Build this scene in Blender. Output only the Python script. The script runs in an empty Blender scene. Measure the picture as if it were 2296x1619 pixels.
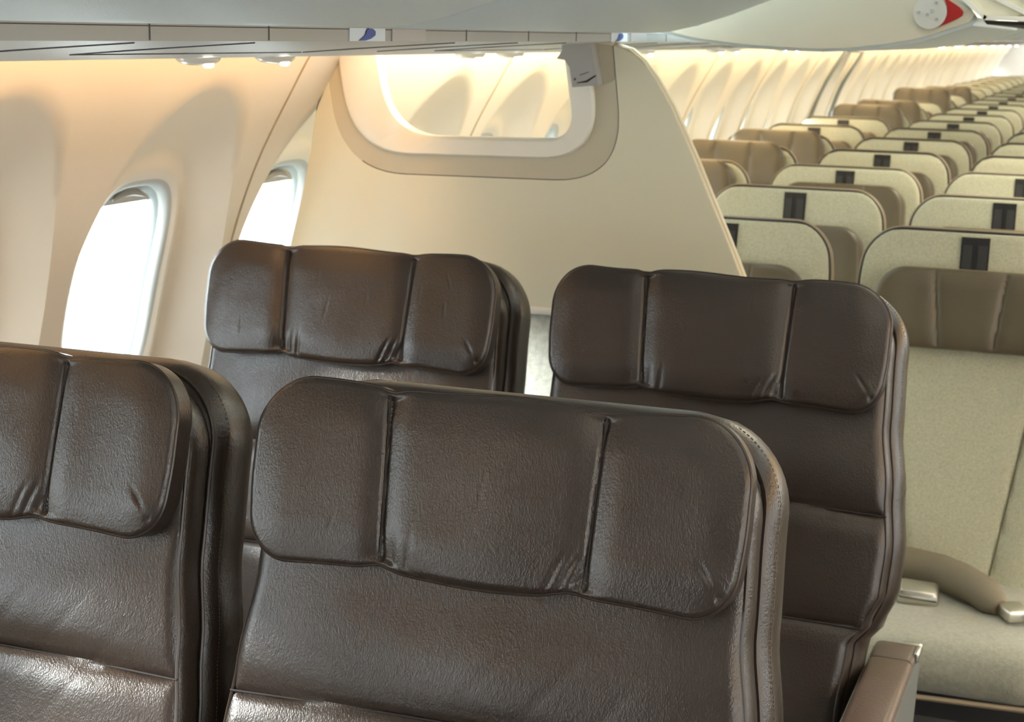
import bpy, math, random
from mathutils import Vector, Matrix, noise as mnoise
R = random.Random(7)
scn = bpy.context.scene
C = scn.collection

# ------------------------------------------------------------------ camera
YAW, PITCH, ROLL, FPX = .3569, .1993, .019, 3663.4
cy_, sy_ = math.cos(YAW), math.sin(YAW)
cp_, sp_ = math.cos(PITCH), math.sin(PITCH)
fw = Vector((-sy_*cp_, cy_*cp_, -sp_)); rt = Vector((cy_, sy_, 0)); up = rt.cross(fw)
r2 = math.cos(ROLL)*rt + math.sin(ROLL)*up
u2 = -math.sin(ROLL)*rt + math.cos(ROLL)*up
cam_d = bpy.data.cameras.new('camera'); cam = bpy.data.objects.new('camera', cam_d); C.objects.link(cam)
m = Matrix((r2, u2, -fw)).transposed().to_4x4(); m.translation = Vector((0, 0, 1.55))
cam.matrix_world = m
cam_d.sensor_width = 36; cam_d.lens = FPX*36/2296
cam_d.clip_start = .02; cam_d.clip_end = 400
cam_d.dof.use_dof = True; cam_d.dof.focus_distance = 1.62; cam_d.dof.aperture_fstop = 15
scn.camera = cam

# ------------------------------------------------------------------ world, sun, exposure
w = bpy.data.worlds.new('World'); scn.world = w; w.use_nodes = True
bg = w.node_tree.nodes['Background']
bg.inputs[0].default_value = (.88, .96, 1.0, 1); bg.inputs[1].default_value = 9.5
sun_d = bpy.data.lights.new('sun', 'SUN'); sun = bpy.data.objects.new('sun', sun_d); C.objects.link(sun)
sun_d.energy = 10.0; sun_d.angle = math.radians(9); sun_d.color = (1, .97, .9)
sun_dir = Vector((.74, .50, -.33))
sun.rotation_euler = sun_dir.to_track_quat('-Z', 'Y').to_euler(); sun.location = (-6, 0, 5)
scn.view_settings.view_transform = 'Standard'; scn.view_settings.look = 'None'
scn.view_settings.gamma = 1; scn.view_settings.use_curve_mapping = False
scn.view_settings.exposure = 0.42
scn.cycles.use_denoising = True
scn.cycles.max_bounces = 8; scn.cycles.diffuse_bounces = 5; scn.cycles.glossy_bounces = 3
scn.cycles.transparent_max_bounces = 12; scn.cycles.sample_clamp_indirect = 6

def area(name, loc, direction, sx, sy, power, col):
    d = bpy.data.lights.new(name, 'AREA'); o = bpy.data.objects.new(name, d); C.objects.link(o)
    d.shape = 'RECTANGLE'; d.size = sx; d.size_y = sy; d.energy = power; d.color = col
    o.location = loc; o.rotation_euler = Vector(direction).to_track_quat('-Z', 'Y').to_euler()
    return o
# cabin ceiling lights along the aisle: warm white
for yc in (1.2, 4.5, 9.0, 15.0):
    a = area('ceiling_light', (0.05, yc, 2.08), (0, 0, -1), .5, 3.0, 6 if yc < 2 else 26, (1, .89, .66))

# ------------------------------------------------------------------ materials
def lin(r, g, b):
    f = lambda c: ((c/255)/12.92 if c/255 <= .04045 else (((c/255)+.055)/1.055)**2.4)
    return (f(r), f(g), f(b), 1)
def mat(name, col, rough=.5, spec=.5, metal=0, bump=None, var=None, coat=0, sheen=0):
    """bump=(scale, distance, kind); var=(scale, amount)"""
    mt = bpy.data.materials.new(name); mt.use_nodes = True
    nt = mt.node_tree; b = nt.nodes['Principled BSDF']
    b.inputs['Base Color'].default_value = col; b.inputs['Roughness'].default_value = rough
    b.inputs['Specular IOR Level'].default_value = spec; b.inputs['Metallic'].default_value = metal
    b.inputs['Coat Weight'].default_value = coat; b.inputs['Sheen Weight'].default_value = sheen
    tc = nt.nodes.new('ShaderNodeTexCoord')
    if var:
        n = nt.nodes.new('ShaderNodeTexNoise'); n.inputs['Scale'].default_value = var[0]; n.inputs['Detail'].default_value = 5
        nt.links.new(tc.outputs['Object'], n.inputs['Vector'])
        mr = nt.nodes.new('ShaderNodeMapRange'); mr.inputs['To Min'].default_value = 1-var[1]; mr.inputs['To Max'].default_value = 1+var[1]
        mr.inputs['From Min'].default_value = .3; mr.inputs['From Max'].default_value = .7
        nt.links.new(n.outputs['Fac'], mr.inputs['Value'])
        mx = nt.nodes.new('ShaderNodeMix'); mx.data_type = 'RGBA'; mx.blend_type = 'MULTIPLY'; mx.inputs[0].default_value = 1
        mx.inputs[6].default_value = col; nt.links.new(mr.outputs['Result'], mx.inputs[7])
        nt.links.new(mx.outputs[2], b.inputs['Base Color'])
    if bump:
        sc, dist, kind = bump
        bp = nt.nodes.new('ShaderNodeBump'); bp.inputs['Distance'].default_value = dist; bp.inputs['Strength'].default_value = 1
        if kind == 'leather':
            n0 = nt.nodes.new('ShaderNodeTexNoise'); n0.inputs['Scale'].default_value = 14; n0.inputs['Detail'].default_value = 3
            nt.links.new(tc.outputs['Object'], n0.inputs['Vector'])
            va = nt.nodes.new('ShaderNodeMix'); va.data_type = 'VECTOR'; va.inputs[0].default_value = .022
            nt.links.new(tc.outputs['Object'], va.inputs[4]); nt.links.new(n0.outputs['Color'], va.inputs[5])
            mp = nt.nodes.new('ShaderNodeMapping'); mp.inputs['Scale'].default_value = (1.0, 1.0, .62); mp.inputs['Rotation'].default_value = (0, .5, 0)
            nt.links.new(va.outputs[1], mp.inputs['Vector'])
            v = nt.nodes.new('ShaderNodeTexVoronoi'); v.feature = 'F1'; v.inputs['Scale'].default_value = sc
            nt.links.new(mp.outputs[0], v.inputs['Vector'])
            n2 = nt.nodes.new('ShaderNodeTexNoise'); n2.inputs['Scale'].default_value = sc*.55; n2.inputs['Detail'].default_value = 4; n2.inputs['Roughness'].default_value = .6
            nt.links.new(mp.outputs[0], n2.inputs['Vector'])
            ma = nt.nodes.new('ShaderNodeMath'); ma.operation = 'MULTIPLY_ADD'; ma.inputs[1].default_value = .45
            nt.links.new(v.outputs['Distance'], ma.inputs[0]); nt.links.new(n2.outputs['Fac'], ma.inputs[2])
            # soft long creases
            n3 = nt.nodes.new('ShaderNodeTexNoise'); n3.inputs['Scale'].default_value = 7; n3.inputs['Detail'].default_value = 2
            nt.links.new(tc.outputs['Object'], n3.inputs['Vector'])
            ma2 = nt.nodes.new('ShaderNodeMath'); ma2.operation = 'MULTIPLY_ADD'; ma2.inputs[1].default_value = 1.0
            nt.links.new(n3.outputs['Fac'], ma2.inputs[0]); nt.links.new(ma.outputs[0], ma2.inputs[2])
            nt.links.new(ma2.outputs[0], bp.inputs['Height'])
            # worn, slightly uneven gloss
            mr2 = nt.nodes.new('ShaderNodeMapRange'); mr2.inputs['To Min'].default_value = rough-.05; mr2.inputs['To Max'].default_value = rough+.08
            nt.links.new(n3.outputs['Fac'], mr2.inputs['Value']); nt.links.new(mr2.outputs['Result'], b.inputs['Roughness'])
        elif kind == 'weave':
            wv = nt.nodes.new('ShaderNodeTexNoise'); wv.inputs['Scale'].default_value = sc; wv.inputs['Detail'].default_value = 2
            mp = nt.nodes.new('ShaderNodeMapping'); mp.inputs['Scale'].default_value = (1, 1, 2.2)
            nt.links.new(tc.outputs['Object'], mp.inputs['Vector']); nt.links.new(mp.outputs[0], wv.inputs['Vector'])
            nt.links.new(wv.outputs['Fac'], bp.inputs['Height'])
        else:
            n = nt.nodes.new('ShaderNodeTexNoise'); n.inputs['Scale'].default_value = sc; n.inputs['Detail'].default_value = 3
            nt.links.new(tc.outputs['Object'], n.inputs['Vector']); nt.links.new(n.outputs['Fac'], bp.inputs['Height'])
        nt.links.new(bp.outputs['Normal'], b.inputs['Normal'])
    return mt
M = {}
M['leather'] = mat('brown_leather', (.030, .0212, .0170, 1), .29, .62, bump=(600, .00042, 'leather'), var=(3, .12))
M['leather_dark'] = mat('brown_leather_side', (.030, .021, .0155, 1), .28, .6, bump=(600, .0004, 'leather'))
M['thread'] = mat('tan_thread', (.11, .075, .045, 1), .7)
M['piping'] = mat('brown_piping', (.034, .024, .019, 1), .35)
M['seam'] = mat('seam_dark', (.02, .014, .012, 1), .7)
M['eleather'] = mat('taupe_leather', (.105, .086, .055, 1), .38, .5, bump=(500, .0003, 'leather'), var=(4, .1))
M['fabric'] = mat('grey_tweed', (.50, .50, .375, 1), .85, .2, bump=(330, .0010, 'weave'), var=(220, .13), sheen=.3)
M['cushion'] = mat('grey_green_fabric', (.33, .335, .275, 1), .8, .25, bump=(280, .0010, 'weave'), var=(120, .12), sheen=.3)
M['black'] = mat('black_plastic', (.010, .010, .011, 1), .4)
M['blackpipe'] = mat('black_piping', (.02, .02, .022, 1), .5)
M['tan'] = mat('tan_trim', (.36, .29, .2, 1), .45)
M['wall'] = mat('cream_sidewall', (.69, .655, .575, 1), .45, .4, bump=(900, .0001, 'n'))
M['bulk'] = mat('beige_bulkhead', (.76, .725, .57, 1), .5, .35, bump=(700, .00012, 'n'))
M['bulkband'] = mat('beige_bulkhead_band', (.58, .53, .41, 1), .5, .35)
M['trim'] = mat('ivory_trim', (.86, .84, .76, 1), .35, .45)
M['edge'] = mat('bulkhead_edge', (.62, .55, .40, 1), .4)
M['carpet'] = mat('wainscot_fabric', (.50, .52, .47, 1), .9, .1, bump=(300, .0015, 'weave'), var=(90, .15))
M['bin'] = mat('bin_grey_white', (.60, .68, .70, 1), .42, .45, bump=(520, .0009, 'n'))
M['psu'] = mat('service_panel_grey', (.44, .47, .47, 1), .4, .4, bump=(400, .0002, 'n'))
M['psu2'] = mat('service_panel_dark_grey', (.36, .37, .38, 1), .4)
M['strip'] = mat('strip_grey', (.32, .34, .33, 1), .45)
M['groove'] = mat('gap_dark', (.10, .10, .10, 1), .7)
M['blue'] = mat('blue_marking', (.01, .05, .32, 1), .5)
M['white'] = mat('white_label', (.62, .72, .82, 1), .5)
M['red'] = mat('red_marking', (.38, .006, .005, 1), .45)
M['binend'] = mat('bin_end_cream', (.56, .53, .42, 1), .5, .4)
M['disc'] = mat('disc_grey', (.58, .58, .54, 1), .35)
M['bracket'] = mat('bracket_grey', (.40, .40, .39, 1), .45)
M['grey'] = mat('armrest_grey', (.17, .185, .18, 1), .5)
M['metal'] = mat('silver_metal', (.75, .73, .68, 1), .28, .5, 1)
M['chrome'] = mat('buckle_metal', (.70, .68, .62, 1), .35, .5, 1)
M['armpad'] = mat('armrest_brown', (.125, .085, .068, 1), .38, .5, bump=(320, .0004, 'leather'))
M['armcap'] = mat('armrest_cap', (.115, .085, .062, 1), .42)
M['belt'] = mat('belt_olive', (.20, .175, .125, 1), .6, .35, bump=(260, .0008, 'weave'))
M['floor'] = mat('dark_carpet', (.03, .032, .036, 1), .95, bump=(200, .002, 'n'))
M['frame'] = mat('seat_frame_dark', (.03, .03, .032, 1), .5)
M['shade'] = mat('shade_grey', (.50, .48, .44, 1), .5)
M['handle'] = mat('shade_handle', (.25, .24, .22, 1), .4)
M['eseam'] = mat('olive_seam', (.12, .11, .075, 1), .7)
M['surround'] = mat('window_surround_grey', (.42, .44, .43, 1), .4)  # shade put into the colour: sidewall darkened around the panes against overexposure
M['reveal'] = mat('window_reveal', (.50, .58, .60, 1), .35)
M['lens'] = mat('light_lens', (.8, .78, .72, 1), .12, .7)
M['apron'] = mat('apron_concrete', (.62, .62, .60, 1), .9)
M['wing'] = mat('wing_skin', (.55, .58, .60, 1), .4)
M['rearpanel'] = mat('rear_panel', (.42, .40, .36, 1), .5)
M['frontwall'] = mat('front_wall_brown', (.10, .085, .07, 1), .6)
M['rseal'] = mat('exit_seal', (.16, .18, .18, 1), .6)
def emis(name, col, s):
    mt = bpy.data.materials.new(name); mt.use_nodes = True; nt = mt.node_tree
    nt.nodes.remove(nt.nodes['Principled BSDF']); e = nt.nodes.new('ShaderNodeEmission')
    e.inputs[0].default_value = col; e.inputs[1].default_value = s
    nt.links.new(e.outputs[0], nt.nodes['Material Output'].inputs[0]); return mt
M['cove'] = emis('cove_led', (1, .54, .21, 1), 18.0)
M['cove2'] = emis('cove_led_pale', (1, .72, .39, 1), 40.0)
M['cove3'] = emis('cove_led_warm', (1, .58, .20, 1), 34.0)
M['read'] = emis('reading_led', (1, .95, .85, 1), 12.0)
g = bpy.data.materials.new('window_glass'); g.use_nodes = True; nt = g.node_tree
nt.nodes.remove(nt.nodes['Principled BSDF'])
tr = nt.nodes.new('ShaderNodeBsdfTransparent'); tr.inputs[0].default_value = (.93, .97, .98, 1)
gl = nt.nodes.new('ShaderNodeBsdfGlossy'); gl.inputs['Roughness'].default_value = .03
mx = nt.nodes.new('ShaderNodeMixShader')
mx.inputs[0].default_value = .05; nt.links.new(tr.outputs[0], mx.inputs[1]); nt.links.new(gl.outputs[0], mx.inputs[2])
nt.links.new(mx.outputs[0], nt.nodes['Material Output'].inputs[0]); M['glass'] = g

# ------------------------------------------------------------------ mesh helpers
class MB:
    def __init__(s): s.v = []; s.f = []
    def add(s, vs, fs):
        k = len(s.v); s.v += [tuple(v) for v in vs]; s.f += [tuple(i+k for i in f) for f in fs]; return s
    def grid(s, rows, closed_u=False, closed_v=False):
        n = len(rows); mm = len(rows[0]); k = len(s.v)
        for r in rows: s.v += [tuple(p) for p in r]
        for i in range(n-(0 if closed_v else 1)):
            for j in range(mm-(0 if closed_u else 1)):
                a = k+i*mm+j; b = k+i*mm+(j+1) % mm; c = k+((i+1) % n)*mm+(j+1) % mm; d = k+((i+1) % n)*mm+j
                s.f.append((a, b, c, d))
        return s
    def box(s, x0, x1, y0, y1, z0, z1, bev=0):
        if bev <= 0:
            vs = [(x, y, z) for x in (x0, x1) for y in (y0, y1) for z in (z0, z1)]
            return s.add(vs, [(0, 1, 3, 2), (4, 6, 7, 5), (0, 4, 5, 1), (2, 3, 7, 6), (0, 2, 6, 4), (1, 5, 7, 3)])
        # rounded in the XZ outline, chamfered ends
        def ring(y, i):
            b = bev; X0, X1, Z0, Z1 = x0+i, x1-i, z0+i, z1-i; pts = []
            for cx, cz, a0 in ((X1-b, Z1-b, 0), (X0+b, Z1-b, 90), (X0+b, Z0+b, 180), (X1-b, Z0+b, 270)):
                for t in range(5):
                    a = math.radians(a0+t*22.5); pts.append((cx+b*math.cos(a), y, cz+b*math.sin(a)))
            return pts
        rows = [ring(y0, bev*.7), ring(y0+bev*.3, bev*.2), ring(y0+bev, 0), ring(y1-bev, 0), ring(y1-bev*.3, bev*.2), ring(y1, bev*.7)]
        k = len(s.v); s.grid(rows, closed_u=True); n = len(rows[0])
        s.f.append(tuple(k+i for i in range(n))); s.f.append(tuple(k+5*n+i for i in range(n-1, -1, -1)))
        return s
    def tube(s, pts, r, seg=8, closed=False, cap=True):
        pts = [Vector(p) for p in pts]; n = len(pts); rows = []
        ref = Vector((0, 0, 1))
        prev = None
        for i, p in enumerate(pts):
            if closed: t = pts[(i+1) % n]-pts[i-1]
            else: t = pts[min(i+1, n-1)]-pts[max(i-1, 0)]
            t.normalize()
            if prev is None:
                a = t.cross(ref)
                if a.length < 1e-3: a = t.cross(Vector((1, 0, 0)))
            else: a = prev-t*prev.dot(t)
            a.normalize(); prev = a; b = t.cross(a)
            rr = r[i] if isinstance(r, (list, tuple)) else r
            rows.append([p+a*rr*math.cos(2*math.pi*k/seg)+b*rr*math.sin(2*math.pi*k/seg) for k in range(seg)])
        k = len(s.v); s.grid(rows, closed_u=True, closed_v=closed)
        if not closed and cap:
            s.f.append(tuple(k+i for i in range(seg-1, -1, -1))); s.f.append(tuple(k+(n-1)*seg+i for i in range(seg)))
        return s
    def prism(s, poly, y0, y1):      # polygon in XZ extruded along Y
        n = len(poly); k = len(s.v)
        s.v += [(x, y0, z) for x, z in poly]+[(x, y1, z) for x, z in poly]
        for i in range(n): s.f.append((k+i, k+(i+1) % n, k+n+(i+1) % n, k+n+i))
        s.f.append(tuple(k+i for i in range(n-1, -1, -1))); s.f.append(tuple(k+n+i for i in range(n)))
        return s
    def build(s, name, material, parent=None, smooth=True, loc=None, angle=40):
        me = bpy.data.meshes.new(name); me.from_pydata(s.v, [], s.f); me.validate()
        import bmesh
        bm = bmesh.new(); bm.from_mesh(me); bmesh.ops.recalc_face_normals(bm, faces=bm.faces); bm.to_mesh(me); bm.free()
        if smooth:
            me.shade_smooth()
            try: me.set_sharp_from_angle(angle=math.radians(angle))
            except Exception: pass
        me.materials.append(material)
        o = bpy.data.objects.new(name, me); C.objects.link(o)
        if parent is not None: o.parent = parent
        if loc is not None: o.location = loc
        return o
def tag(o, label=None, cat=None, group=None, kind=None):
    if label: o['label'] = label
    if cat: o['category'] = cat
    if group: o['group'] = group
    if kind: o['kind'] = kind
    return o
def empty(name, loc=(0, 0, 0)):
    o = bpy.data.objects.new(name, None); C.objects.link(o); o.location = loc; o.empty_display_size = .1; return o
def kids(o): return [c for c in C.objects if c.parent == o]
def copy_tree(o, parent=None):
    c = o.copy(); C.objects.link(c); c.parent = parent
    for ch in kids(o): copy_tree(ch, c)
    return c
def ss(x, a=0., b=1.):
    t = max(0., min(1., (x-a)/(b-a))); return t*t*(3-2*t)
def arc_poly(pts, radii, seg=6):
    """round the corners of a polygon"""
    out = []; n = len(pts)
    for i in range(n):
        p = Vector(pts[i]); a = Vector(pts[i-1])-p; b = Vector(pts[(i+1) % n])-p; r = radii[i]
        if r <= 0: out.append(tuple(p)); continue
        la, lb = a.length, b.length; a.normalize(); b.normalize()
        ang = a.angle(b); d = min(r/math.tan(ang/2), la*.49, lb*.49)
        p0 = p+a*d; p1 = p+b*d
        for k in range(seg+1):
            t = k/seg; out.append(tuple((p0*(1-t)**2)+(p*2*t*(1-t))+(p1*t*t)))
    return out

# ------------------------------------------------------------------ cushions (s = height along the back, d = outward)
def cushion(path, s0, s1, W, rc_top, rc_bot, d_front, d_back, redge, nx=90, ns=50, bulge=0., extra=None, rback=None, bot_shift=None, xs=None):
    """W(s) = half width; path(s,d)->(y,z)."""
    if rback is None: rback = redge
    def hw(s, ins=0.):
        wv = W(s)-ins; tt = (s1-ins)-s; tb = s-(s0+ins)
        rt_ = max(rc_top-ins, .003); rb_ = max(rc_bot-ins, .003)
        if tt < rt_: wv = wv-rt_+math.sqrt(max(0, rt_*rt_-(rt_-max(tt, 0))**2))
        if tb < rb_: wv = wv-rb_+math.sqrt(max(0, rb_*rb_-(rb_-max(tb, 0))**2))
        return max(wv, .001)
    def sdf(x, s):
        Wm = W(s); hx = Wm; cs = (s0+s1)/2; hs = (s1-s0)/2; r = rc_top if s > cs else rc_bot
        qx = abs(x)-(hx-r); qs = abs(s-cs)-(hs-r)
        return -(math.hypot(max(qx, 0), max(qs, 0))+min(max(qx, qs), 0)-r)
    us = []
    for i in range(nx+1):
        t = i/nx*2-1
        us.append(math.copysign(1-(1-abs(t))**1.35, t))
    svs = []
    for j in range(ns+1):
        t = j/ns; svs.append(s0+(s1-s0)*(.5-.5*math.cos(math.pi*t))*.6+(s1-s0)*t*.4)
    rows = []
    front = []; back = []
    for s in svs:
        h = hw(s); rf = []; rb = []
        for u in us:
            x = u*h; sd = max(0., sdf(x, s)); ss_ = s
            df = d_front-redge+math.sqrt(max(0, redge**2-(redge-min(sd, redge))**2))
            sdn = min(1., sd/ (.5*min(W(s), (s1-s0)/2)))
            df += bulge*math.sin(sdn*math.pi/2)
            if extra:
                e = extra(x, s, sd); df += e
            db = d_back+rback-math.sqrt(max(0, rback**2-(rback-min(sd, rback))**2))
            if bot_shift: ss_ = s+bot_shift(x, s)
            y, z = path(ss_, df); rf.append((x, y, z))
            y, z = path(ss_, db); rb.append((x, y, z))
        front.append(rf); back.append(rb)
    mb = MB(); mb.grid(front); k = len(mb.v); mb.grid(back)
    n, mm = len(front), len(front[0])
    def st(a, b): mb.f.append((a, b, b+k, a+k))
    for j in range(n-1): st(j*mm, (j+1)*mm); st(j*mm+mm-1, (j+1)*mm+mm-1)
    for i in range(mm-1): st(i, i+1); st((n-1)*mm+i, (n-1)*mm+i+1)
    def outline(ins, d, step=.012, bottom=True):
        pts = []
        sv = [s0+ins+(s1-s0-2*ins)*(.5-.5*math.cos(math.pi*q/64)) for q in range(65)]
        sh = (lambda x, s: bot_shift(x, s)) if bot_shift else (lambda x, s: 0)
        R_ = [(hw(s, ins), s) for s in sv]
        ring = []
        nb = 40
        if bottom:
            h0 = R_[0][0]
            ring += [(-h0+2*h0*q/nb, s0+ins) for q in range(nb)]
        ring += R_
        h1 = R_[-1][0]
        ring += [(h1-2*h1*q/nb, s1-ins) for q in range(1, nb)]
        ring += [(-x, s) for x, s in reversed(R_)]
        for x, s in ring:
            dd = d(x, s) if callable(d) else d
            y, z = path(s+sh(x, s), dd); pts.append((x, y, z))
        return pts
    return mb, outline

# ------------------------------------------------------------------ first class seat
K = .27; CN = math.cos(math.atan(K)); SN = math.sin(math.atan(K))
def fpath(s, d):     # s = 0 at z 1.10 on the head rest face
    return (s*SN-d*CN, 1.10+s*CN+d*SN)
def z2s(z): return (z-1.10)/CN
def head_extra(seed, wr=1.0, dent=1.0):
    rr = random.Random(seed)
    cre = [(rr.uniform(-.2, .2), rr.uniform(-.05, .06), rr.uniform(-.4, .4), rr.uniform(.008, .02)) for _ in range(7)]
    def ex(x, s, sd):
        e = 0; fade = ss(sd, 0., .010)
        t = (s+.1)/.2
        xl = -.110-.010*(t-.5); xr = .113+.006*(t-.5)
        for xx in (xl, xr):
            e -= .0042*math.exp(-((x-xx)/.0028)**2)+(.0022 if xx < 0 else -.0010)*ss(x-xx, -.002, .002)*math.exp(-((x-xx)/.03)**2)
            e -= .0050*math.exp(-((x-xx)/.016)**2)
        # panels puff out
        e += .004*math.cos((x-.001)*math.pi/.22) * (1 if abs(x) < .11 else 0)
        # puckers where the right seam meets the lower edge
        if x < xr:
            for q, (ox, a) in enumerate(((-.012, .0030), (-.026, .0034), (-.040, .0022))):
                lx = xr+ox-(s+.09)*(-.30-.06*q)
                e -= wr*a*math.exp(-((x-lx)/.0032)**2)*ss(-.035-s, 0, .04)
        for q, ox in enumerate((.012, .03)):
            lx = xl+ox+(s+.09)*.12
            e -= wr*.0022*math.exp(-((x-lx)/.004)**2)*ss(-.03-s, 0, .05)
        # the little star shaped dimple low on the right panel
        dx, ds = x-.232, s+.052
        a_ = dx*.62+ds*-.78; b_ = dx*.78+ds*.62
        e -= dent*.0027*math.exp(-(b_/.0020)**2)*math.exp(-((a_+.004)/.011)**2)
        e -= dent*.0026*math.exp(-((dx-.012)**2+(ds+.016)**2)/.000014)
        e += dent*.0016*math.exp(-((dx-.004)**2+(ds+.004)**2)/.0002)
        for cx, cs, sl, ln in cre:
            q = (x-cx)-(s-cs)*sl
            e -= wr*.0006*math.exp(-(q/.0014)**2)*math.exp(-((s-cs)/ln)**2)
        v = mnoise.noise(Vector((x*9+seed*3, s*9, seed)))
        e += .0035*v*ss(sd, 0, .04)
        return e*fade
    return ex
def bshift(seed, amp=.004):
    def f(x, s):
        lo = ss(-.035-s, 0, .05)
        sag = -.0030*math.cos(x*2*math.pi/.26)+.0055*math.exp(-((x+.108)/.016)**2)+.005*math.exp(-((x-.095)/.02)**2)
        hi = ss(s-.045, 0, .045)
        top = -.0045*math.exp(-((x+.113)/.012)**2)-.003*math.exp(-((x-.115)/.014)**2)+.002*math.sin(x*30+seed)
        return sag*lo+top*hi
    return f
BW_TAB = [(-.2, .225), (.44, .228), (.58, .236), (.68, .245), (.715, .268), (.76, .284), (.82, .287), (.90, .279), (1.0, .266), (1.1, .263), (1.25, .262)]
def lerp_tab(tab, z):
    if z <= tab[0][0]: return tab[0][1]
    for (a, p), (b, q) in zip(tab, tab[1:]):
        if z <= b: return p+(q-p)*ss(z, a, b)
    return tab[-1][1]
SEAMS = (.868, .705, .480)
def fc_seat(seed):
    root = empty('first_class_seat')
    # moulded outer back
    Wsh = lambda s: lerp_tab(BW_TAB, 1.1+s*CN)+.013
    mb, ol = cushion(fpath, z2s(.36), z2s(1.203), Wsh, .095, .03, -.078, -.175, .030, nx=40, ns=60, bulge=.0, rback=.035)
    sh = mb.build('outer_back', M['leather_dark'], root)
    p = MB().tube(ol(.012, -.080), .0022, 6, closed=True); p.build('piping', M['piping'], sh)
    sts = (MB(), MB()); pts = ol(.0015, -.0985)
    for i in range(0, len(pts)-1):
        a, b = Vector(pts[i]), Vector(pts[i+1])
        n_ = max(1, int((b-a).length/.0040))
        for k in range(n_):
            q0 = a.lerp(b, (k+.15)/n_); q1 = a.lerp(b, (k+.75)/n_)
            if .78 < q0.z < 1.165: sts[q0.x > 0].tube([q0, q1], .0005, 4)
    for st in sts: st.build('stitching', M['thread'], sh)
    # inner backrest cushion with cross seams
    Wb = lambda s: lerp_tab(BW_TAB, 1.1+s*CN)
    def ex(x, s, sd):
        z = 1.1+s*CN; e = 0
        zz = z-.006*math.cos(x*5)
        for q in SEAMS:
            e -= .006*math.exp(-((zz-q)/.0030)**2)+.0055*math.exp(-((zz-q)/.018)**2)
        e += .006*math.exp(-((z-.93)/.05)**2)*math.cos(x*4.5)
        v = mnoise.noise(Vector((x*6+seed, s*6, seed*2.)))
        e += .0045*v*(1-max(math.exp(-((zz-q)/.022)**2) for q in SEAMS))
        for q in range(4):
            cx = .02+.03*q+.01*seed; l = (x-cx)-(z-.95+.05*q)*.85
            e -= .0010*math.exp(-(l/.0035)**2)*math.exp(-((z-.95+.03*q)/.05)**2)
        return e*ss(sd, 0, .02)
    mb, ol = cushion(fpath, z2s(.40), z2s(1.184), Wb, .085, .03, -.036, -.092, .020, nx=110, ns=190, bulge=.006, extra=ex)
    bk = mb.build('backrest', M['leather'], root)
    p = MB().tube(ol(.0055, -.0415), .0020, 6, closed=True); p.build('piping', M['piping'], bk)
    p = MB()
    for q in SEAMS:
        pts = []
        for i in range(41):
            x = -.25+.5*i/40; x *= (Wb(z2s(q))-.004)/.25
            y, z = fpath(z2s(q+.006*math.cos(x*5)), -.0395+.002*(1-abs(x)/.28)); pts.append((x, y, z))
        p.tube(pts, .0014, 5)
    p.build('seam', M['seam'], bk)
    # head rest
    mb, ol = cushion(fpath, z2s(1.012), z2s(1.194), lambda s: .262-.006*ss(-s, 0, .09), .062, .045, .000, -.042, .0065, nx=330, ns=90, bulge=.006,
                     extra=head_extra(seed, (.7, .8, 1.3, .6)[seed % 4]), rback=.012, bot_shift=bshift(seed))
    h = mb.build('headrest', M['leather'], root)
    p = MB().tube(ol(.0004, -.0050), .0019, 6, closed=True); p.build('piping', M['piping'], h)
    p = MB()
    for b0, b1 in ((-.110, -.010), (.113, .006)):
        q_ = []
        for i in range(25):
            s_ = z2s(1.024)+(z2s(1.184)-z2s(1.024))*i/24; t_ = (s_+.1)/.2
            y, z = fpath(s_, -.0018); q_.append((b0+b1*(t_-.5), y, z))
        p = MB().tube(q_, .0009, 5); p.build('seam', M['seam'], h)
    # seat cushion and base
    def cp(s, d): return (-.66+s, .36+d)      # s runs aft, d up
    mb, ol = cushion(lambda s, d: (.02-.17-.0-s, .34+d), 0, .50, lambda s: .235, .05, .05, .12, .0, .04, nx=30, ns=30, bulge=.015)
    mb.build('seat_cushion', M['leather'], root)
    b = MB(); b.box(-.25, .25, -.60, -.12, .24, .335, .01)
    for lx in (-.2, .2):
        b.box(lx-.02, lx+.02, -.55, -.50, 0, .26); b.box(lx-.02, lx+.02, -.16, -.11, 0, .26)
    b.build('seat_frame', M['frame'], root)
    return root
def armrest(root, x, full=True):
    y0, y1 = -.42, .118
    a = MB(); a.box(x-.034, x+.034, y0, y1-.078, .590, .620, .011); o = a.build('armrest', M['armpad'], root)
    c = MB(); c.box(x-.034, x+.034, y1-.076, y1, .588, .618, .010); c.build('armrest_cap', M['armcap'], o)
    s = MB(); s.prism([(x-.030, .42), (x+.030, .42), (x+.037, .606), (x-.037, .606)], y0+.01, y1-.004)
    s.build('side_panel', M['grey'], o)
    k = MB(); k.box(x+.006, x+.039, y1-.012, y1+.003, .600, .620, .004); k.box(x+.030, x+.0385, y1-.05, y1+.002, .602, .619, .003)
    k.build('corner_plate', M['metal'], o)
    k = MB(); k.box(x-.052, x-.040, .02, .045, .50, .575, .003); k.build('hinge_plate', M['metal'], o)
fcx = (-1.187, -.566); fcy = (1.45, 2.387)
info = [(0, 0, 'dark brown leather seat cut off by the left edge of the photo'),
        (1, 0, 'dark brown leather first class seat filling the foreground centre'),
        (0, 1, 'glossy brown leather window seat directly in front of the beige bulkhead, behind the foreground seats'),
        (1, 1, 'brown leather aisle seat with silver-cornered armrest, behind the foreground centre seat')]
for k, (i, j, lab) in enumerate(info):
    s = fc_seat(k); s.location = (fcx[i], fcy[j], 0)
    tag(s, lab, 'seat', 'brown leather first class seats')
    if i == 1: armrest(s, .291)
    if i == 1: armrest(s, -.312)

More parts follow.
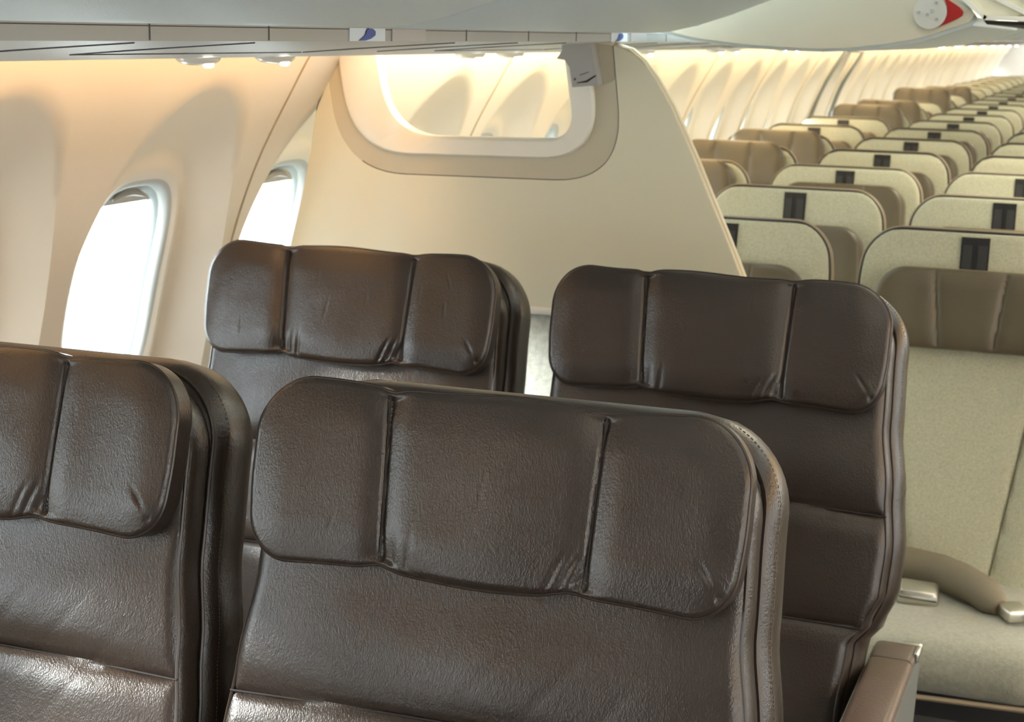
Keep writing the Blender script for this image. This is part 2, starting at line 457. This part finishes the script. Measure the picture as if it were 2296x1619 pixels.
# ------------------------------------------------------------------ economy seats
KE = .20; CE = math.cos(math.atan(KE)); SE = math.sin(math.atan(KE))
def epath(s, d):  # s=0 at z 1.17 (top)
    return (s*SE-d*CE+.010*math.sin(max(-s, 0)*4), 1.168+s*CE+d*SE)
def eco_parts(hr_drop, lod, belt=False):
    root = empty('economy_seat')
    nx, ns = (50, 60) if lod == 0 else (22, 22)
    We = lambda s: .216+.012*ss(-s, 0, .12)-.006*ss(-s, .3, .6)
    mb, ol = cushion(epath, -.74, 0, We, .070, .02, .0, -.075, .012, nx=nx, ns=ns, bulge=.004, rback=.03,
                     extra=lambda x, s, sd: -.008*math.exp(-((abs(x)-(.132+.142*(s+.36)))/.006)**2)*ss(-s, .2, .26)+.012*ss(abs(x)-(.132+.142*(s+.36)), .0, .05)*ss(-s, .2, .3))
    bk = mb.build('backrest', M['fabric'], root)
    p = MB().tube(ol(.0006, -.010), .0036 if lod == 0 else .0042, 6, closed=True); p.build('piping', M['blackpipe'], bk)
    p = MB().tube(ol(-.0015, -.022), .006, 6, closed=True); p.build('side_trim', M['tan'], bk)
    if lod == 0:
        for sg in (-1, 1):
            q_ = []
            for i in range(20):
                s_ = -.24-.46*i/19; y, z = epath(s_, .0005); q_.append((sg*(.132+.142*(s_+.36)), y, z))
            MB().tube(q_, .0016, 5).build('seam', M['eseam'], bk)
    # slider track for the head rest
    t = MB(); zt = -.012
    def rail(x0, x1, sa, sb, d0, d1):
        vs = []
        for x in (x0, x1):
            for s_ in (sa, sb):
                for d in (d0, d1): y, z = epath(s_, d); vs.append((x, y, z))
        t.add(vs, [(0, 1, 3, 2), (4, 6, 7, 5), (0, 4, 5, 1), (2, 3, 7, 6), (0, 2, 6, 4), (1, 5, 7, 3)])
    rail(-.028, .028, -.120, zt, .0, .0055)
    tk = t.build('headrest_track', M['black'], root, smooth=False)
    t = MB(); rail(-.024, -.006, -.118, zt-.016, .005, .009); rail(.006, .024, -.118, zt-.016, .005, .009)
    t.build('rail', M['frame'], tk, smooth=False)
    # head rest
    top = -hr_drop; hh = .165
    def hex_(x, s, sd):
        e = 0; t_ = (s-top)/hh
        xs_ = .062+.020*(t_+.5)*.9
        for sg in (-1, 1): e -= .0050*math.exp(-((x-sg*xs_)/.004)**2)+.003*math.exp(-((x-sg*xs_)/.014)**2)
        e += .006*ss(abs(x), .10, .17)
        return e*ss(sd, 0, .012)
    if lod == 0:
        mb, ol = cushion(epath, top-hh, top, lambda s: .186+.006*ss(top-s, 0, hh), .062, .015, .050, .006, .012, nx=90, ns=36, bulge=.006, extra=hex_)
    else:
        mb, ol = cushion(epath, top-hh, top, lambda s: .186+.006*ss(top-s, 0, hh), .062, .015, .050, .006, .012, nx=56, ns=16, bulge=.006, extra=hex_)
    h = mb.build('headrest', M['eleather'], root)
    p = MB().tube(ol(.002, .040), .0018, 5, closed=True); p.build('piping', M['tan'], h)
    # seat cushion, frame, armrest
    mb, ol = cushion(lambda s, d: (-.085-s, .35+d), 0, .455, lambda s: .228, .06, .03, .12, .025, .042, nx=26, ns=26, bulge=.012)
    mb.build('seat_cushion', M['cushion'], root)
    b = MB(); b.box(-.225, .225, -.44, -.08, .30, .372)
    for lx in (-.18, .18): b.box(lx-.015, lx+.015, -.45, -.40, 0, .3); b.box(lx-.015, lx+.015, -.12, -.07, 0, .3)
    b.build('seat_frame', M['frame'], root, smooth=False)
    if lod == 0:
        p = MB().tube([(-.20, -.530, .378), (0, -.538, .376), (.20, -.530, .378)], .005, 6); p.build('welt', M['tan'], root)
    a = MB(); a.box(-.280, -.240, -.42, .02, .60, .635, .010); a.build('armrest', M['eleather'], root)
    return root
ECX = {'window': -1.311, 'middle': -.793, 'aisle': -.275}
ord_ = ['front', 'second', 'third', 'fourth', 'fifth', 'sixth', 'seventh', 'eighth', 'ninth', 'tenth', 'eleventh', 'twelfth', 'thirteenth',
        'fourteenth', 'fifteenth', 'sixteenth', 'seventeenth', 'eighteenth', 'nineteenth', 'twentieth', 'twenty-first', 'twenty-second']
drops = {('aisle', 0): .080, ('aisle', 1): .072, ('aisle', 2): .10, ('middle', 0): .095, ('middle', 1): .108, ('middle', 2): .055, ('middle', 3): .07,
         ('middle', 4): .06, ('middle', 5): .05, ('middle', 6): .05, ('window', 2): .0, ('window', 3): -.012, ('window', 4): -.018, ('window', 5): .075,
         ('window', 6): .07, ('window', 7): -.03, ('window', 8): -.045, ('window', 9): .06, ('window', 10): -.06, ('window', 12): -.05, ('window', 13): .04}
protos = {}
for row in range(21):
    for col, X in ECX.items():
        if col == 'aisle' and row > 9: continue
        if col == 'middle' and row > 17: continue
        if col == 'window' and row < 2 or col == 'middle' and row < 0: continue
        dr = drops.get((col, row), R.choice((.07, .05, .08)))
        lod = 0 if row < 3 else 1
        key = (lod, round(dr/.02))
        if key not in protos: protos[key] = o = eco_parts(dr, lod)
        else: o = copy_tree(protos[key])
        o.location = (X, 3.42+.773*row, 0)
        if dr < .02: look = 'raised brown headrest'
        else: look = 'lowered headrest'
        tag(o, f'grey tweed economy {col} seat with {look}, {ord_[row]} row behind the bulkhead', 'seat', 'grey economy seats')

# seat belts on the nearest economy aisle seat
ax, ay = ECX['aisle'], 3.42
bt = empty('seat_belt', (ax, ay-.2, .48))
def rel(p): return (p[0]-ax, p[1]-(ay-.2), p[2]-.48)
pts = [rel(p) for p in ((-.44, 3.225, .512), (-.40, 3.23, .516), (-.34, 3.225, .519), (-.28, 3.20, .521), (-.23, 3.16, .519), (-.19, 3.125, .514), (-.168, 3.09, .506), (-.155, 3.078, .502))]
t = MB().tube(pts, [.030, .038, .040, .040, .040, .037, .030, .018], 16)
t.v = [(x, y, z*.86) for x, y, z in t.v]
t.build('padded_belt', M['belt'], bt)
b = MB().box(-.025, .025, -.03, .03, -.012, .012, .006); o = b.build('buckle', M['chrome'], bt, loc=rel((-.128, 3.07, .497))); o.rotation_euler = (0, 0, .5)
b = MB().box(-.016, .016, -.016, .016, -.004, .004, .003); o = b.build('release_tab', M['black'], bt, loc=rel((-.093, 3.055, .497))); o.rotation_euler = (0, 0, .5)
tag(bt, 'rolled olive padded seat belt with metal buckle lying on the nearest economy aisle seat', 'seat belt')
b2 = empty('belt_buckle', (-.310, 3.105, .488)); b2.scale = (1.15, 1.15, 1.3)
b = MB().box(-.034, .034, -.026, .026, -.004, .020, .008); o = b.build('buckle_body', M['chrome'], b2); o.rotation_euler = (.1, .06, .12)
s = MB().tube([(-.03, .0, .006), (-.07, .015, .004), (-.11, .03, .002), (-.15, .06, 0)], .011, 8); s.v = [(x, y, z*.4) for x, y, z in s.v]; s.build('strap', M['belt'], b2)
tag(b2, 'loose silver belt buckle lying left of the rolled olive seat belt', 'belt buckle')

# ------------------------------------------------------------------ cabin side wall with sculpted windows
PROF = [(-.02, -1.55), (.2, -1.62), (.5, -1.675), (.8, -1.665), (1.0, -1.64), (1.15, -1.603), (1.30, -1.545), (1.45, -1.462), (1.50, -1.432), (1.58, -1.37), (1.66, -1.30)]
def wx(z):
    t = PROF
    if z <= t[0][0]: return t[0][1]
    for i in range(len(t)-1):
        if z <= t[i+1][0]:
            # Catmull-Rom
            p1, p2 = t[i], t[i+1]; p0 = t[i-1] if i else p1; p3 = t[i+2] if i+2 < len(t) else p2
            h = (z-p1[0])/(p2[0]-p1[0])
            m1 = (p2[1]-p0[1])/(p2[0]-p0[0])*(p2[0]-p1[0]) if p2[0] != p0[0] else 0
            m2 = (p3[1]-p1[1])/(p3[0]-p1[0])*(p2[0]-p1[0]) if p3[0] != p1[0] else 0
            return (2*h**3-3*h**2+1)*p1[1]+(h**3-2*h**2+h)*m1+(-2*h**3+3*h**2)*p2[1]+(h**3-h**2)*m2
    return t[-1][1]
WP = .5415; ZC = 1.075
def r_round(th, a, b, n=4.0):
    c, s = abs(math.cos(th)), abs(math.sin(th)); return 1/((c/a)**n+(s/b)**n)**(1/n)
def r_outer(th):
    c, s = math.cos(th), math.sin(th)
    if s >= 0: # pointed arch
        lo, hi = 0, 1.
        for _ in range(30):
            r = (lo+hi)/2; y, z = r*c, r*s
            inside = (abs(y)/.245)**1.95+(z/.378)**1.75 < 1
            lo, hi = (r, hi) if inside else (lo, r)
        return lo
    return r_round(th, .245, .36, 3.0)
D1, D2 = .062, .086
def window_cell(mb, yc, zb=-.02, zt=1.66):
    per = []
    H = WP/2
    nt_, nb_, nsd = 26, 26, 60
    for i in range(nb_): per.append((-H+2*H*i/nb_, zb-ZC))
    for i in range(nsd): per.append((H, zb-ZC+(zt-zb)*i/nsd))
    for i in range(nt_): per.append((H-2*H*i/nt_, zt-ZC))
    for i in range(nsd): per.append((-H, zt-ZC-(zt-zb)*i/nsd))
    rows = []
    rings = [('op', 0), ('op', .25), ('op', .5), ('op', .75), ('op', 1)]+[('in', t/16) for t in range(1, 17)]+[('out', t/9) for t in range(1, 10)]
    for kind, t in rings:
        row = []
        for py, pz in per:
            th = math.atan2(pz, py); R_ = math.hypot(py, pz)
            a = r_round(th, .128, .192, 3.2); b = r_outer(th)
            c, s = math.cos(th), math.sin(th)
            if kind == 'op':
                r = a+.014*t*t; d = D2-(D2-D1-.002)*math.sin(t*math.pi/2)
            elif kind == 'in':
                r = a+.014+(b-a-.014)*t; u = t
                # dish that rises quickly next to the lip, with a ridge round the opening
                d = (D1+.002)*(1-u**1.7)*(1-.10*math.exp(-((u-.12)/.1)**2))
            else:
                r = b+(R_-b)*t; d = 0.
            y, z = r*c, r*s+ZC
            row.append((wx(z)-d, yc+y, z))
        rows.append(row)
    mb.grid(rows, closed_u=True)
def side_window(yc, idx, up_shade=.03, named=True):
    root = empty('window_%d' % idx, (wx(ZC)-D2, yc, ZC)); tag(root, kind='structure')
    n = 48; cx = wx(ZC)-D2
    def P(th, sc, d): 
        r = r_round(th, .128, .192, 3.2)*sc; z = r*math.sin(th)
        return (wx(z+ZC)-d-cx, r*math.cos(th), z)
    ths = [2*math.pi*k/n for k in range(n)]
    b = MB(); b.grid([[P(t, 1.02, D2-.004) for t in ths], [P(t, .97, D2+.001) for t in ths], [P(t, .955, D2+.006) for t in ths], [P(t, .95, D2+.013) for t in ths], [P(t, 1.02, D2+.016) for t in ths]], closed_u=True)
    b.build('bezel', M['reveal'], root)
    gq = MB(); gq.add([P(t, .955, D2+.010) for t in ths], [tuple(range(n))]); gq.build('pane', M['glass'], root, smooth=False)
    # partly raised blind
    s = MB(); zt = .192; zb_ = zt-up_shade
    rows = []
    for z in (zb_, zb_+.004, (zb_+zt)/2, zt+.01):
        hwz = .125*max(.25, (1-(max(z, 0)/.200)**3.2))**(1/3.2) if z < .2 else .05
        rows.append([(wx(z+ZC)-D2-.006-cx, -hwz+2*hwz*k/12, z) for k in range(13)])
    s.grid(rows); sh = s.build('blind', M['shade'], root)
    hd = MB(); hd.tube([(wx(zb_+.013+ZC)-D2-cx+.001, -.05+.1*k/8, zb_+.010+.012*math.sin(math.pi*k/8)) for k in range(9)], [.002, .005, .007, .008, .0085, .008, .007, .005, .002], 8)
    hd.build('blind_handle', M['handle'], sh)
    return root
Y0 = 1.930
# panel proto: two windows; seams fall between windows 1|2, 3|4 ...
mb = MB(); window_cell(mb, -WP/2); window_cell(mb, WP/2)
NP = 26*2+60*2; NR = 5+16+9; FP = NP*(NR-1)
pan = mb.build('wall_left', M['wall']); pan.data.materials.append(M['surround'])
for pf in pan.data.polygons:
    if (pf.index % FP) < NP*4: pf.material_index = 1
tag(pan, kind='structure')
seamY = Y0+1.5*WP
def seam_strip(y, parent=None):
    p = MB(); pts = [(wx(z)+.0004, y, z) for z in [(-.02+1.68*k/40) for k in range(41)]]
    p.tube(pts, .0022, 5); return p.build('trim_1', M['tan'])
EXIT = 13       # over-wing exit takes this window's place
pan.location = (0, seamY-WP, 0)
starts = [seamY-WP+2*WP*k for k in range(-2, 22)]
widx = 0; first = True; ntr = 0
exit_y = Y0+13.0*WP
for yc in starts:
    if first: pn = pan; first = False
    else: pn = pan.copy(); C.objects.link(pn)
    pn.location = (0, yc, 0)
    tag(pn, kind='structure')
    pn2 = pan.copy(); C.objects.link(pn2); pn2.name = 'wall_right'; pn2.location = (.30, yc, 0); pn2.rotation_euler = (0, 0, math.pi); tag(pn2, kind='structure')
tr0 = None
wproto = None; whalf = {}
k = 0
for yc in starts:
    for dy in (-WP/2, WP/2):
        y = yc+dy; k += 1
        ups = .036 if k % 3 else .030
        key = ups
        if key in whalf:
            o = copy_tree(whalf[key]); o.name = 'window_%d' % k; o.location.y = y
        else:
            o = side_window(y, k, ups); whalf[key] = o
    ntr += 1
    if tr0 is None: tr0 = seam_strip(0)
    t_ = tr0 if ntr == 1 else tr0.copy()
    if ntr > 1: C.objects.link(t_)
    t_.name = 'trim_%d' % ntr; t_.location = (0, yc+WP, 0); tag(t_, kind='structure')
# over-wing exit surround
ex = MB(); yE = Y0+12.62*WP
for yy in (yE, yE+.62):
    ex.tube([(wx(z)+.004, yy, z) for z in [(.4+1.12*q/30) for q in range(31)]], .012, 8)
ed = ex.build('door_1', M['rseal']); tag(ed, kind='structure')
h = MB().box(wx(1.5)+.0, wx(1.5)+.05, yE+.12, yE+.30, 1.47, 1.50, .006); h.build('exit_handle_cover', M['rseal'], ed)

mb = MB().box(1.610, 1.624, -.9, 20.5, 1.535, 1.552); o = mb.build('cove_light', M['cove3'], smooth=False)
tag(o, 'warm strip light above the right-hand side wall, outside the photo', 'strip light')
# floor, ceiling, rear wall, ends
f = MB().box(-1.58, 1.88, -1.2, 22.0, -.06, 0); tag(f.build('floor', M['floor'], smooth=False), kind='structure')
cl = MB(); rows = []
for yy in (-1.2, 22.0):
    rows.append([(.15+.56*math.sin(a), yy, 1.99+.14*math.cos(a)) for a in [(-1.5+3.0*q/20) for q in range(21)]])
cl.grid(rows); tag(cl.build('ceiling', M['wall']), kind='structure')
b = MB().box(-1.9, 2.2, 21.0, 21.06, 0, 2.3); tag(b.build('wall_rear', M['rearpanel'], smooth=False), kind='structure')
b = MB().box(-1.9, 2.2, -1.3, -1.24, 0, 2.3); tag(b.build('wall_front', M['frontwall'], smooth=False), kind='structure')
# apron outside
b = MB().box(-160, 160, -120, 150, -3.3, -3.2); tag(b.build('ground', M['apron'], smooth=False), kind='structure')

# ------------------------------------------------------------------ bulkhead
YB = 2.88
bk = empty('bulkhead_partition', (-1.05, YB, 0))
tag(bk, 'beige class divider bulkhead with sloping right edge and wide upper opening', 'bulkhead')
def bx(p): return (p[0]+1.05, p[1])
op_in = arc_poly([(-1.375, 1.56), (-1.335, 1.349), (-.958, 1.356), (-.992, 1.56)], [0, .085, .04, 0], 10)
right = [(-.93, 1.560), (-.93, 1.531), (-.895, 1.529), (-.86, 1.520), (-.835, 1.50), (-.809, 1.468), (-.78, 1.422), (-.755, 1.374), (-.728, 1.32), (-.701, 1.261), (-.672, 1.2), (-.646, 1.143), (-.60, 1.036)]
left = [(-1.58, 1.036), (-1.555, 1.10), (-1.548, 1.128), (-1.524, 1.22), (-1.504, 1.311), (-1.492, 1.39), (-1.459, 1.46), (-1.447, 1.488), (-1.435, 1.56)]
# panel as strips between outer contour and opening (opening reaches the top)
outer = left[::-1]+right[::-1]     # from top-left down, across the bottom, up to the top right
def resample(P, n):
    L = [0]
    for a, b in zip(P, P[1:]): L.append(L[-1]+math.hypot(b[0]-a[0], b[1]-a[1]))
    out = []
    for i in range(n):
        t = L[-1]*i/(n-1); j = 0
        while j < len(L)-2 and L[j+1] < t: j += 1
        u = (t-L[j])/max(L[j+1]-L[j], 1e-9); out.append((P[j][0]+(P[j+1][0]-P[j][0])*u, P[j][1]+(P[j+1][1]-P[j][1])*u))
    return out
def match(outer_, inner_, nl=24, nb=50, nr=24):
    """pair: left side, bottom, right side"""
    ol, obm, orr = outer_; il, ib, ir = inner_
    return resample(ol, nl)[:-1]+resample(obm, nb)[:-1]+resample(orr, nr), resample(il, nl)[:-1]+resample(ib, nb)[:-1]+resample(ir, nr)
def off_open(dl, db, dr, r1, r2):
    P = arc_poly([(-1.375-dl-.0, 1.56), (-1.335-dl, 1.349-db), (-.958+dr, 1.356-db), (-.992+dr, 1.56)], [0, r1, r2, 0], 12)
    q = len(P); # split: left top..start of bottom
    li = [p for p in P]; 
    # indices: 0 ; 1..13 corner1 ; 14..26 corner2 ; 27
    return (P[0:8], P[7:21], P[20:])
oin = off_open(0, 0, 0, .12, .05); otr = off_open(.075, .035, .052, .17, .12)
obd = off_open(.105, .075, .098, .20, .17)
outl = (left[::-1], [left[0], right[-1]], right[::-1])
A, B = match(outl, obd)
def slab(outerP, innerP, y0, y1, name, material, parent, lip=.0):
    mb = MB(); rows = [[(p[0]+1.05, y1-YB, p[1]) for p in outerP], [(p[0]+1.05, y0-YB, p[1]) for p in outerP],
                       [(p[0]+1.05, y0-YB, p[1]) for p in innerP], [(p[0]+1.05, y1-YB, p[1]) for p in innerP]]
    mb.grid(rows, closed_v=True); return mb.build(name, material, parent, angle=35)
slab(A, B, YB, YB+.036, 'panel', M['bulk'], bk)
A2, B2 = match(obd, otr)
A2s = [(p[0]*.9985+q[0]*.0015, p[1]*.9985+q[1]*.0015) for p, q in zip(A2, B2)]
slab(A2, B2, YB+.0015, YB+.034, 'opening_band', M['bulkband'], bk)
p = MB().tube([(x+1.05, .0012, z) for x, z in A2 if z < 1.53 and (x > -1.40 or z < 1.30)], .0013, 5); p.build('panel_joint', M['seam'], bk)
A3, B3 = match(otr, oin)
mb = MB(); yf = -.010
rows = [[(p[0]+1.05, .004, p[1]) for p in A3], [(p[0]+1.05, yf+.003, p[1]) for p in A3],
        [(p[0]*.93+q[0]*.07+1.05, yf, p[1]*.93+q[1]*.07) for p, q in zip(A3, B3)],
        [(p[0]*.15+q[0]*.85+1.05, yf+.004, p[1]*.15+q[1]*.85) for p, q in zip(A3, B3)],
        [(q[0]+1.05, yf+.010, q[1]) for p, q in zip(A3, B3)],
        [(q[0]+1.05, .034, q[1]) for p, q in zip(A3, B3)], [(p[0]+1.05, .040, p[1]) for p in A3]]
mb.grid(rows, closed_v=True); mb.build('opening_frame', M['trim'], bk)
# edge trim along the sloping right edge
pe_ = [(x+1.05, z) for x, z in right[1:]]
mb = MB(); mb.tube([(x+.0012, .018, z) for x, z in pe_], .0045, 8); mb.tube([(x-.0015, .034, z) for x, z in pe_], .0040, 8); mb.tube([(x-.0012, .004, z) for x, z in pe_], .0035, 8)
mb.build('edge_trim', M['edge'], bk)
# lower half: rail and fabric wainscot
mb = MB().box(-.55, .50, -.002, .03, 1.024, 1.038, .003); mb.build('rail', M['trim'], bk)
mb = MB(); mb.prism([(-.585, .01), (-.60, .5), (-.57, .9), (-.53, 1.026), (.447, 1.026), (.52, .85), (.54, .5), (.54, .01)], .008, .034); mb.build('lower_panel', M['carpet'], bk)
# grey bracket at the top right of the opening
br = MB(); br.prism([(.062, 1.502), (.072, 1.516), (.072, 1.545), (.111, 1.547), (.128, 1.532), (.143, 1.457), (.094, 1.452), (.088, 1.487), (.078, 1.50)], -.030, .0)
bo = br.build('mounting_bracket', M['bracket'], bk, smooth=False)
k_ = MB().tube([(.103, -.031, 1.460), (.121, -.031, 1.463), (.138, -.031, 1.474)], [.0008, .002, .0012], 6)
k_.tube([(.108, -.031, 1.474), (.125, -.031, 1.480)], .0007, 6); k_.tube([(.098, -.031, 1.4665), (.1, -.031, 1.4665)], .0022, 8); k_.build('screw_slot', M['seam'], bo)
k_ = MB().tube([(.1345, -.026, 1.458), (.120, -.026, 1.536)], .0018, 6); k_.build('shadow_gap', M['seam'], bo)

# ------------------------------------------------------------------ overhead bins and service panels
BINP = [(-.878, 1.556), (-.858, 1.5515), (-.83, 1.5505), (-.79, 1.5535), (-.74, 1.565), (-.68, 1.584), (-.60, 1.615), (-.52, 1.655), (-.45, 1.705), (-.40, 1.77), (-.375, 1.85), (-.385, 1.94), (-.44, 1.985), (-.60, 1.99), (-1.20, 1.99), (-1.30, 1.85), (-1.28, 1.66), (-.93, 1.565)]
def obin(y0, y1, label, yr=.012, side=1):
    root = empty('overhead_bin', (0, (y0+y1)/2, 1.55)); L = (y1-y0)/2-yr*.3
    mb = MB(); pr = [(side*x+(0 if side > 0 else .3), z-1.55) for x, z in BINP]
    cx = sum(p[0] for p in pr)/len(pr); cz = sum(p[1] for p in pr)/len(pr)
    def rr(y, k): return [(cx+(x-cx)*k, y, cz+(z-cz)*k) for x, z in pr]
    rows = [rr(-L, .99), rr(-L+.004, 1), rr(L-.004, 1), rr(L, .99)]
    mb.grid(rows, closed_u=True); n = len(pr)
    mb.f.append(tuple(range(n))); mb.f.append(tuple(range(4*n-1, 3*n-1, -1)))
    mb.build('bin_body', M['bin'], root, angle=50)
    tag(root, label, 'overhead bin', 'closed overhead bins')
    return root
obin(-.9, .62, 'grey-white closed overhead bin directly above the nearest seats, top left')
obin(.62, 1.76, 'grey-white closed overhead bin above the foreground seats, left of the blue mark')
obin(1.76, 2.90, 'grey-white closed overhead bin above the bulkhead opening and its grey bracket')
ys = [4.12+1.15*k for k in range(15)]
for k, y in enumerate(ys[:-1]):
    obin(y, y+1.15, 'closed grey overhead bin, %s beyond the open bin with the red mark' % (ord_[k] if k else 'first'))
for k in range(8): obin(-.9+2.4*k, 1.5+2.4*k, 'closed overhead bin on the right-hand side of the cabin above the aisle', side=-1)
# open (lowered) bin
ob = empty('overhead_bin', (0, 3.5, 1.55))
low = [(-.86, 1.56), (-.837, 1.551), (-.768, 1.5375), (-.692, 1.5295), (-.64, 1.526), (-.585, 1.524), (-.53, 1.5235), (-.489, 1.5255), (-.43, 1.532), (-.372, 1.542), (-.335, 1.553), (-.300, 1.565), (-.275, 1.574), (-.268, 1.588)]
top = [(-.30, 1.63), (-.36, 1.76), (-.50, 1.90), (-.86, 1.98)]
mb = MB().prism([(x, z-1.55) for x, z in low+top], -.50, .60); mb.build('bin_bucket', M['bin'], ob, angle=30)
lowi = [(x*.985-.0075, z+.006) for x, z in low]; 
mb = MB().prism([(x, z-1.55) for x, z in lowi+[(-.32, 1.63), (-.37, 1.75), (-.51, 1.88), (-.86, 1.96)]], -.512, -.499); mb.build('bin_end_panel', M['binend'], ob, angle=30)
def disc(cx, cz, r, y0, y1, n=40):
    mb = MB(); mb.prism([(cx+r*math.cos(2*math.pi*k/n), cz+r*math.sin(2*math.pi*k/n)) for k in range(n)], y0, y1); return mb
dd = disc(-.3465, .0455, .0285, -.520, -.511); dd = dd.build('hinge_cap', M['disc'], ob, angle=30)
for q, (dx, dz, rr) in enumerate(((.004, .003, .0035), (-.019, .0, .0025), (.010, .016, .003), (.012, -.012, .0028), (-.004, -.004, .003))):
    disc(-.3465+dx, .0455+dz, rr, -.5225, -.5195, 12).build('screw', M['metal'] if q < 2 else M['psu2'], dd)
crs = [(-.326, .0720), (-.317, .0670), (-.303, .0550), (-.2975, .0470), (-.2985, .0410), (-.305, .0350), (-.318, .0260), (-.336, .0190), (-.3385, .0200), (-.332, .0270), (-.3235, .0345), (-.3185, .0440), (-.3185, .0560), (-.323, .0660)]
crs = [(-.318+(x+.318)*(1.35 if x > -.318 else 1), z) for x, z in crs]
MB().prism(crs, -.5150, -.511).build('red_mark', M['red'], ob, smooth=False)
# lowered door edge: cream bars with panels between
def bar(p, q, wv, y0=-.52, y1=-.50):
    a = Vector(p); b = Vector(q); d = (b-a).normalized(); n_ = Vector((-d.y, d.x))*wv/2
    return [tuple(a+n_), tuple(b+n_), tuple(b-n_), tuple(a-n_)]
fr_ = MB()
for p, q, wv in (((-.296, .074), (-.252, .036), .0075), ((-.256, .0385), (-.10, .034), .008), ((-.245, .074), (-.16, .034), .007), ((-.200, .074), (-.13, .040), .006)):
    fr_.prism(bar(p, q, wv), -.522, -.505)
fr_.build('door_frame', M['trim'], ob, smooth=False)
MB().prism([(-.290, .074), (-.25, .038), (-.09, .034), (-.09, .12), (-.29, .12)], -.510, -.48).build('door_panel', M['bulk'], ob, smooth=False)
MB().prism([(-.256, .0335), (-.10, .0295), (-.10, .0245), (-.25, .0265)], -.512, .5).build('door_gap_shadow', M['seam'], ob, smooth=False)  # solid dark strip standing in for the shadow under the door edge
tag(ob, 'lowered overhead bin with cream curved end, grey round cap and red mark', 'overhead bin')

def psu(y0, y1, label, first=False, side=1):
    root = empty('service_panel', (0, (y0+y1)/2, 1.52)); L = (y1-y0)/2
    PR = [(-.884, 1.5345), (-.884, 1.552), (-1.24, 1.60), (-1.29, 1.535), (-1.303, 1.508), (-1.30, 1.5022), (-1.285, 1.5025), (-1.05, 1.522), (-.90, 1.5328)]
    mb = MB().prism([(x, z-1.52) for x, z in PR], -L, L); mb.build('panel', M['psu'], root, angle=20)
    def P(x, y):  # on the slanted underside
        z = 1.5328+(x+.90)*(1.522-1.5328)/(-.15) if x > -1.05 else 1.522+(x+1.05)*(1.5025-1.522)/(-.235)
        return (x, y, z-1.52-.0006)
    gv = MB()
    for yy in (-L+.003, -L+.235, -L+.80):
        gv.tube([(-.8828, yy, .0150), (-.8828, yy, .0315)], .0011, 4)
        gv.tube([P(x, yy) for x in (-.90, -1.0, -1.1, -1.14)], .0008, 4)
    gv.tube([P(-1.14, -L+.235+.56*k/10) for k in range(11)], .0008, 4)
    gv.tube([(-.8828, -L, .0285), (-.8828, L, .0285)], .0005, 4)
    gv.build('panel_joint', M['groove'], root)
    MB().box(-.8848, -.8830, -L, L, .0142, .0318).build('front_strip', M['strip'], root, smooth=False)
    MB().box(-.8860, -.8812, -L+.55, -L+.655, .0145, .0300).build('air_grille', M['psu2'], root, smooth=False)
    lb = MB().box(-.8850, -.8818, -L+.43, -L+.53, .0145, .0300); lb = lb.build('row_sign', M['white'], root, smooth=False)
    # blue swoosh on the sign: fat top right, tail to the lower left
    sw = [(.452, .0150), (.470, .0152), (.486, .0175), (.498, .0215), (.499, .0262), (.491, .0295), (.480, .0298), (.473, .0270), (.471, .0225), (.462, .0182)]
    m2 = MB(); n = len(sw)
    m2.v = [(-.8808, -L+y, z) for y, z in sw]+[(-.8800, -L+y, z) for y, z in sw]
    m2.f = [tuple(range(n)), tuple(range(2*n-1, n-1, -1))]+[(i, (i+1) % n, n+(i+1) % n, n+i) for i in range(n)]
    m2.build('blue_symbol', M['blue'], lb, smooth=False)
    for yy in (.735, .965):
        for q in range(1):
            dm = MB(); cy0 = -L+yy if -L+yy < L-.03 else L-.06
            rows = []
            for t in range(6):
                a = t/5*math.pi/2; rr = .030*math.cos(a)**.7 if t < 5 else .003
                rows.append([(-1.276+rr*math.cos(2*math.pi*j/20), cy0+rr*1.3*math.sin(2*math.pi*j/20), -.0165-.011*math.sin(a)) for j in range(20)])
            dm.grid(rows, closed_u=True); dm.f.append(tuple(100+j for j in range(20)))
            dmo = dm.build('reading_light', M['lens'], root)
            MB().tube([(-1.260, cy0-.006, -.0262), (-1.260, cy0+.010, -.0262)], .0045, 8).build('lamp', M['read'], dmo)
    return root
yy0 = Y0-.80
for k in range(17):
    y = 1.36+1.05*k
    pr_ = 'above the foreground seats' if k == 0 else 'above the bulkhead opening' if k == 1 else 'above economy, %s behind the bulkhead' % ('just' if k == 2 else ord_[k-2])
    o = psu(y, y+1.05, '')
    tag(o, 'pale service panel with blue sign, %s' % pr_, 'service panel', 'service panels under the bins')
o = psu(.31, 1.36, ''); tag(o, 'pale grey overhead service panel with dark joints at the top left corner', 'service panel', 'service panels under the bins')

# cove LED strip between bins and side wall (one long lamp per zone)
mb = MB().box(-1.322, -1.308, -.9, 2.78, 1.535, 1.552); o = mb.build('cove_light', M['cove'], smooth=False)
tag(o, 'warm orange strip light tucked above the service panels beside the windows', 'strip light')
mb = MB().box(-1.322, -1.308, 2.97, 20.5, 1.535, 1.552); o = mb.build('cove_light', M['cove2'], smooth=False)
tag(o, 'pale strip light above the far economy side wall', 'strip light')
